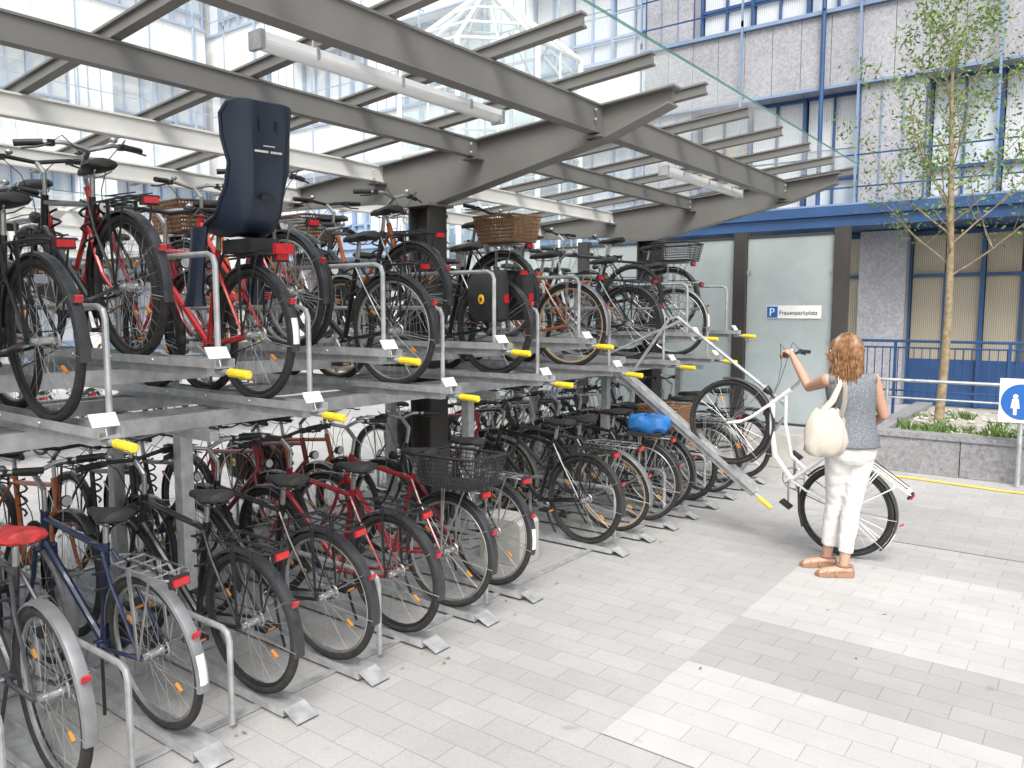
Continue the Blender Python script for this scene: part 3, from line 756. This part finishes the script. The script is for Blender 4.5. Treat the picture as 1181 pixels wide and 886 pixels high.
# granite bays keep the same grid as before (bay origin at -26.9 + 4.6 n)
B1=building('office_building',-8.5,14.5,3,False,3); B1.location=(0,16,0)
B3=building('office_building',-26.9,-8.51,3,True,8); B3.location=(0,16.15,0)  # left part of the same front, overexposed sunlight painted as pale colours
B2=building('office_building',-16,16,3,True,5); B2.location=(-25,0,0); B2.rotation_euler=(0,0,pi/2)  # left wing, its sunlit glare painted as pale colours
at=bpy.data.objects.new('glass_stair_tower',None); COL.objects.link(at); at.location=(-11.2,14.0,0)
fr=MB(); gg=MB(); n=8; Rr=2.1
def cp(i,z,r=Rr): a=2*pi*(i+.5)/n; return Vector((r*cos(a),r*sin(a),z))
for i in range(n):
    fr.tube([cp(i,0),cp(i,7.2)],.06,'white',6)
    for z in (0.3,1.5,2.7,3.9,5.1,6.3,7.2): fr.tube([cp(i,z),cp(i+1,z)],.035,'white',5)
    m0=(cp(i,0)+cp(i+1,0))/2; fr.tube([m0,m0+Vector((0,0,7.2))],.025,'white',5)
    fr.tube([cp(i,7.2),Vector((0,0,8.9))],.05,'white',5)
    for t in (.3,.6): fr.tube([cp(i,7.2+1.7*t,Rr*(1-t)),cp(i+1,7.2+1.7*t,Rr*(1-t))],.03,'white',5)
    mm=(cp(i,7.2)+cp(i+1,7.2))/2; fr.tube([mm,mm.lerp(Vector((0,0,8.9)),.6)],.025,'white',5)
    gg.add([cp(i,0,Rr-.02),cp(i+1,0,Rr-.02),cp(i+1,7.2,Rr-.02),cp(i,7.2,Rr-.02)],[(0,1,2,3)],'clear')
    gg.add([cp(i,7.2,Rr-.02),cp(i+1,7.2,Rr-.02),Vector((0,0,8.87))],[(0,1,2)],'clear')
fr.obj('frames',at); gg.obj('glazing',at,False)

# ------------------------------------------------------------------ woman's bike
th=radians(33); hub=Vector((-1.45,6.1,.35))
Rb=Matrix.Rotation(pi,4,'Z')@Matrix.Rotation(-th,4,'Y')
wbk=bpy.data.objects.new('bicycle',BK['woman']); COL.objects.link(wbk); wbk.color=(.8,.8,.79,1)
BM=Matrix.Translation(hub-(Rb@Vector((0,0,.348))))@Rb
wbk.matrix_world=BM
gripL=BM@Vector((BDX+.905-.12*(.24-.08)**1.2,.245,BDZ+1.055))
saddleP=BM@Vector((.22,.05,.93))

# ------------------------------------------------------------------ woman
W0=Vector((-1.36,5.6,0)); yaw=radians(36.87)
woman=bpy.data.objects.new('woman',None); COL.objects.link(woman); woman.location=W0; woman.rotation_euler=(0,0,yaw)
Wi=(Matrix.Translation(W0)@Matrix.Rotation(yaw,4,'Z')).inverted()
gl=Wi@gripL; sp=Wi@saddleP
M['skin']=mat('skin',(.48,.28,.20),.5,0,.06,12)
M['hair']=mat('auburn_hair',(.21,.108,.048),.42,0,.6,35)
M['trou']=mat('white_trousers',(.70,.685,.67),.8,0,.04,8,bump=.15,bscale=25)
M['canvas']=mat('canvas_bag',(.50,.46,.40),.85,0,.08,8,bump=.3,bscale=120)
M['sandal']=mat('tan_sandal',(.30,.17,.11),.6)
M['eye']=mat('eye_dark',(.03,.02,.015),.2); M['lip']=mat('lips',(.4,.12,.1),.5)
m=mat('dotted_top',(.07,.085,.12),.75); nt=m.node_tree; N=nt.nodes; L=nt.links; bs=N['Principled BSDF']
g=N.new('ShaderNodeNewGeometry'); v=N.new('ShaderNodeTexVoronoi'); v.inputs['Scale'].default_value=130; L.new(g.outputs['Position'],v.inputs['Vector'])
cr=N.new('ShaderNodeValToRGB'); cr.color_ramp.elements[0].position=.2; cr.color_ramp.elements[0].color=(.27,.285,.30,1); cr.color_ramp.elements[1].position=.5; cr.color_ramp.elements[1].color=(.12,.135,.155,1)
L.new(v.outputs['Distance'],cr.inputs[0]); L.new(cr.outputs[0],bs.inputs['Base Color']); M['top']=m

def ell(cx,cy,z,a,c,n=24):
    return [(cx+a*cos(2*pi*i/n),cy+c*sin(2*pi*i/n),z) for i in range(n)]
def remesh(o,vox,sm=6):
    r=o.modifiers.new('r','REMESH'); r.mode='VOXEL'; r.voxel_size=vox; r.use_smooth_shade=True
    s=o.modifiers.new('s','SMOOTH'); s.factor=.5; s.iterations=sm
b=MB(); K='skin'
b.loft([ell(.06,0,.86,.13,.10),ell(.06,0,.95,.15,.11),ell(.055,0,1.08,.125,.09),ell(.045,0,1.22,.135,.10),ell(.035,0,1.33,.145,.095),ell(.03,0,1.39,.13,.07),ell(.01,.0,1.43,.06,.05)],K)
b.tube([(.02,0,1.38),(.0,.01,1.45),(-.015,.02,1.52)],[.055,.048,.05],K,14)
def limb_(pts,rr): 
    b.tube(pts,rr,K,14)
    for p,r in zip(pts,rr): b.ball(p,r*.99,K,14,10)
shL=Vector((-.125,0,1.375)); wr=gl+(shL-gl).normalized()*.075+Vector((0,0,.022)); el=(shL+wr)/2
reach=(wr-shL).length; sag=sqrt(max(0,.27**2-(reach/2)**2)); el=el+Vector((-.02,-.15,-1)).normalized()*sag
limb_([shL,shL.lerp(el,.5),el,el.lerp(wr,.4),wr],[.05,.042,.036,.034,.023])
shR=Vector((.185,0,1.375)); elR=Vector((.285,.04,1.13)); tR=sp+Vector((.0,-.01,.03)); wrR=tR+(elR-tR).normalized()*.085
limb_([shR,shR.lerp(elR,.5),elR,elR.lerp(wrR,.4),wrR],[.05,.043,.037,.034,.024])
def hand(wr,G,axis,fwd,up,side):
    kn=G+up*.028-fwd*.012
    b.tube([wr,wr.lerp(kn,.5),kn],[.024,.034,.036],K,12,flat=.45,up=up)
    for i,(o,l) in enumerate(((-.03,.95),(-.010,1.05),(.010,1.0),(.030,.82))):
        base=kn+axis*o
        R_=.025
        pts=[base-fwd*.01,base+fwd*.02*l]
        for a in (30,-15,-60,-100):
            if a==-100 and l<.9: continue
            ar=radians(a); pts.append(G+axis*o*1.02+fwd*(R_*cos(ar))*1.1+up*(R_*sin(ar)))
        b.tube(pts,[.0095,.0095,.009,.0085,.008,.007][:len(pts)],K,8); b.ball(pts[-1],.0075,K,8,6)
    th=[wr.lerp(kn,.35)+axis*side*.022,G+axis*side*.05-fwd*.02+up*.0,G+axis*side*.048+fwd*.006-up*.02,G+axis*side*.04+fwd*.02-up*.022]
    b.tube(th,[.013,.011,.010,.008],K,8); b.ball(th[-1],.008,K,8,6)
ax3=(Wi.to_3x3()@(BM.to_3x3()@Vector((0,1,0)))).normalized()
fw=(gl-wr); fw=(fw-ax3*fw.dot(ax3)); fw.z=0; fw.normalize()
hand(wr,gl,ax3,fw,Vector((0,0,1)),-1)
fr=(tR-wrR); fr.z=0; fr.normalize(); axr=fr.cross(Vector((0,0,1)))
hand(wrR,tR-Vector((0,0,.01)),axr,fr,Vector((0,0,1)),-1)
RL=[Vector((.125,0,.90)),Vector((.09,.035,.50)),Vector((.035,-.005,.09))]
LL=[Vector((-.01,.02,.90)),Vector((.01,.13,.50)),Vector((.0,.20,.09))]
fdir=Vector((-.93,.12,0)).normalized()
for leg in (RL,LL):
    b.tube([leg[0],leg[0].lerp(leg[1],.5),leg[1],leg[1].lerp(leg[2],.35),leg[2]],[.085,.07,.052,.05,.032],K,14); b.ball(leg[2],.034,K)
    a=leg[2]
    b.tube([a-fdir*.055+Vector((0,0,-.045)),a+Vector((0,0,-.035)),a+fdir*.06+Vector((0,0,-.042)),a+fdir*.13+Vector((0,0,-.055)),a+fdir*.165+Vector((0,0,-.060))],[.026,.034,.034,.033,.02],K,12,flat=.75,up=(0,0,1))
    side=fdir.cross(Vector((0,0,1)))
    for i in range(5):
        q=a+fdir*(.165-.008*i)+side*(-.026+.013*i)+Vector((0,0,-.062)); b.ball(q,(.011,.011,.009),K,8,6)
bo=b.obj('body',woman); remesh(bo,.0065,5)
b=MB()
for leg in (RL,LL):
    a=leg[2].copy(); side=fdir.cross(Vector((0,0,1)))
    outl=[(-.075,.0),(-.06,.028),(-.01,.033),(.06,.034),(.12,.042),(.17,.034),(.19,.0),(.17,-.034),(.12,-.042),(.06,-.034),(-.01,-.033),(-.06,-.028)]
    top=[a+fdir*p+side*q+Vector((0,0,(.030+.012*(p<.03))-a.z)) for p,q in outl]; bt=[a+fdir*p+side*q+Vector((0,0,.004-a.z)) for p,q in outl]
    b.loft([bt,top],'sandal')
    for p,h in ((.115,.052),(.06,.068)):
        b.tube([a+fdir*p+side*(.04*cos(t))+Vector((0,0,.02+h*.62*sin(t)-a.z)) for t in [pi*i/8 for i in range(9)]],.008,'sandal',6,flat=1)
    b.tube([a+fdir*(.036*cos(t)*1.2)+side*(.037*sin(t))+Vector((0,0,-.005)) for t in [2*pi*i/14 for i in range(14)]],.006,'sandal',6,closed=True)
    b.tube([a-fdir*.05+Vector((0,0,-.005)),a-fdir*.062+Vector((0,0,-.05))],.012,'sandal',6)
b.obj('sandals',woman)
b=MB()
b.loft([ell(.06,.0,.80,.10,.09),ell(.06,0,.84,.155,.115),ell(.06,0,.90,.168,.128),ell(.06,0,.97,.158,.12),ell(.058,0,1.04,.14,.105)],'trou')
for leg in (RL,LL):
    h,k_,a=leg
    cuff=k_.lerp(a,.80)
    pts=[h+Vector((0,0,.03)),h.lerp(k_,.25),h.lerp(k_,.6),k_,k_.lerp(a,.3),k_.lerp(a,.6),cuff]
    b.tube(pts,[.095,.092,.077,.062,.060,.052,.049],'trou',18); b.ball(pts[0],.093,'trou')
to=b.obj('trousers',woman); remesh(to,.008,5)
tx=bpy.data.textures.new('wr','CLOUDS'); tx.noise_scale=.07
dm=to.modifiers.new('d','DISPLACE'); dm.texture=tx; dm.strength=.016; dm.texture_coords='LOCAL'
b=MB()
rr=[(.92,.06,.186,.148),(.99,.06,.172,.134),(1.06,.058,.157,.121),(1.13,.052,.152,.113),(1.20,.047,.158,.117),(1.27,.04,.167,.119),(1.33,.035,.172,.113),(1.37,.032,.170,.098),(1.405,.028,.145,.080),(1.425,.02,.105,.068),(1.435,.012,.075,.060)]
rings=[]
for z,cx,a,c in rr:
    ring=[]
    for i in range(40):
        t=2*pi*i/40; wv=1+.03*sin(9*t+z*25)*(1.25-z if z<1.25 else .0)*3+.03*noise.noise(Vector((cos(t)*3,sin(t)*3,z*14)))
        ring.append((cx+a*wv*cos(t),c*wv*sin(t),z))
    rings.append(ring)
b.loft(rings,'top',cap=False)
for sh,s_ in ((shL,-1),(shR,1)):
    b.ball((sh.x-s_*.03,sh.y,sh.z+.005),(.062,.068,.052),'top',16,10)
tp=b.obj('sleeveless_top',woman,True,80)
sd=tp.modifiers.new('s','SOLIDIFY'); sd.thickness=.004; ss=tp.modifiers.new('ss','SUBSURF'); ss.levels=1; ss.render_levels=1
hd=bpy.data.objects.new('head',None); COL.objects.link(hd); hd.parent=woman; hd.location=(-.022,.02,1.565); hd.rotation_euler=(radians(8),0,radians(66))
b=MB()
vs=[];fs=[];U=40;V=28
for j in range(V+1):
    a=pi*j/V
    for i in range(U):
        t=2*pi*i/U; x=sin(a)*cos(t); y=sin(a)*sin(t); z=cos(a)
        wx=.074;wy=.094;wz=.112
        if z<0: wx*=1-.28*(-z)**1.5
        px,py,pz=x*wx,y*wy,z*wz
        if y>0:
            py*= .93
            def gs(cx,cz,sx_,sz_): return math.exp(-((px-cx)/sx_)**2-((pz-cz)/sz_)**2)
            py+=.024*gs(0,-.028,.012,.016)+.012*gs(0,-.005,.009,.022)+.006*gs(0,-.062,.022,.012)+.010*gs(0,-.098,.022,.016)
            py-=.010*(gs(-.03,.0,.016,.012)+gs(.03,.0,.016,.012))
            py+=.004*(gs(-.03,.02,.02,.008)+gs(.03,.02,.02,.008))
        vs.append((px,py,pz))
for j in range(V):
    for i in range(U): fs.append((j*U+i,(j+1)*U+i,(j+1)*U+(i+1)%U,j*U+(i+1)%U))
b.add(vs,fs,'skin')
for s_ in (-1,1):
    b.ball((s_*.03,.073,.0),(.013,.010,.008),'white',10,8); b.ball((s_*.03,.0815,.0),(.006,.004,.006),'eye',8,6)
    b.tube([(s_*.045,.074,.017),(s_*.03,.086,.022),(s_*.015,.086,.018)],.003,'hair',5)
    b.ball((s_*.075,-.005,-.01),(.01,.018,.03),'skin',10,8)
b.tube([(-.022,.083,-.064),(-.01,.091,-.062),(.01,.091,-.062),(.022,.083,-.064)],[.002,.005,.005,.002],'lip',6)
b.obj('face',hd)
b=MB()
rings=[]
for j in range(1,13):
    a=pi*.62*j/12; ring=[]
    for i in range(28):
        t=2*pi*i/28; fr_=max(0,sin(t))
        aa=a*(1-.36*fr_**2)
        ring.append((.083*sin(aa)*cos(t),-.008+.102*sin(aa)*sin(t),.118*cos(aa)+.006))
    rings.append(ring)
b.loft(rings,'hair')
rn=random.Random(4)
for i in range(460):
    t=rn.uniform(-pi*1.22,pi*.22)
    base=rn.uniform(.1,1.0); pts=[]; rs=[]; ln=rn.uniform(.24,.34)*(1 if sin(t)<.2 else .8); ph=rn.uniform(0,6); lay=rn.uniform(0,.020); fl=rn.uniform(-.1,.28)
    for q in range(6):
        a=base+(pi*.52-base)*q/5
        pts.append(Vector(((.085+lay)*sin(a)*cos(t),-.008+(.104+lay)*sin(a)*sin(t),.12*cos(a)+.004+lay*.6))); rs.append(.0048)
    e=pts[-1]
    for q in range(1,8):
        s=q/7; wv=.009*sin(ph+s*6); ci=1+fl*s*(1-.4*s)
        pts.append(Vector((e.x*ci+wv*cos(t+1.6)+.004*sin(ph*2+4*s),e.y*ci+wv*sin(t+1.6)-.03*s,e.z-ln*s))); rs.append(.0048*(1-.8*s)+.0008)
    b.tube(pts,rs,'hair',5)
b.obj('hair',hd)
b=MB(); rings=[]
bc=Vector((-.17,-.10,0))
prof=[(.865,.03,.012),(.875,.095,.035),(.91,.135,.055),(.97,.145,.066),(1.04,.138,.062),(1.11,.118,.045),(1.16,.10,.028),(1.19,.075,.014)]
for z,a,c in prof:
    ring=[]
    for i in range(36):
        t=2*pi*i/36
        nn=.026*noise.noise(Vector((cos(t)*3,sin(t)*3,z*12)))
        ring.append((bc.x+.05*(z-.86)+(a+nn)*cos(t),bc.y+(c+nn)*sin(t)+.05*(z-.9)*.3,z+.012*sin(3*t)*(z>1.15)))
    rings.append(ring)
b.loft(rings,'canvas',cap=True)
for yy,o in ((-.115,-1),(-.085,1)):
    pts=[Vector((-.21,yy,1.15)),Vector((-.13,yy-.01,1.25)),Vector((-.075,-.095,1.36)),Vector((-.065,-.055,1.425)),Vector((-.062,.0,1.436))]
    b.tube(pts,.016,'canvas',8,flat=.25,up=(0,-1,.2))
    b.tube([Vector((-.062,.0,1.437)),Vector((-.055,-.05,1.43)),Vector((-.05,-.115,1.34)),Vector((-.06,-.135,1.24)),Vector((-.075,-.125,1.14))],.016,'canvas',8,flat=.25,up=(0,-1,.2))
bg_=b.obj('tote_bag',woman,True,80)

# ------------------------------------------------------------------ light, world, camera
az=Vector((.50,-.75)).normalized(); elv=radians(52)
w=bpy.data.worlds.new('World'); S.world=w; w.use_nodes=True; N=w.node_tree.nodes; L=w.node_tree.links
bg=N['Background']; sky=N.new('ShaderNodeTexSky'); sky.sky_type='NISHITA'; sky.sun_disc=False
sky.sun_elevation=elv; sky.sun_rotation=atan2(az.x,az.y); sky.dust_density=5; sky.air_density=1.6
hs=N.new('ShaderNodeHueSaturation'); hs.inputs['Saturation'].default_value=.4
L.new(sky.outputs[0],hs.inputs['Color']); L.new(hs.outputs[0],bg.inputs[0]); bg.inputs[1].default_value=.15
hs.inputs['Value'].default_value=1.55
sl=bpy.data.lights.new('sun','SUN'); sl.energy=3.3; sl.angle=radians(30); sl.color=(1,.98,.95)
so=bpy.data.objects.new('sun',sl); COL.objects.link(so)
dirv=Vector((az.x*cos(elv),az.y*cos(elv),sin(elv))); so.rotation_euler=dirv.to_track_quat('Z','Y').to_euler()
cam=bpy.data.cameras.new('camera'); co=bpy.data.objects.new('camera',cam); COL.objects.link(co); S.camera=co
cam.sensor_width=36; cam.lens=27.43; cam.clip_end=1500; cam.clip_start=.05
co.location=(0,0,1.85); co.rotation_euler=(radians(90-5.4),0,radians(36.9))
S.view_settings.view_transform='Standard'; S.view_settings.look='None'; S.view_settings.exposure=0
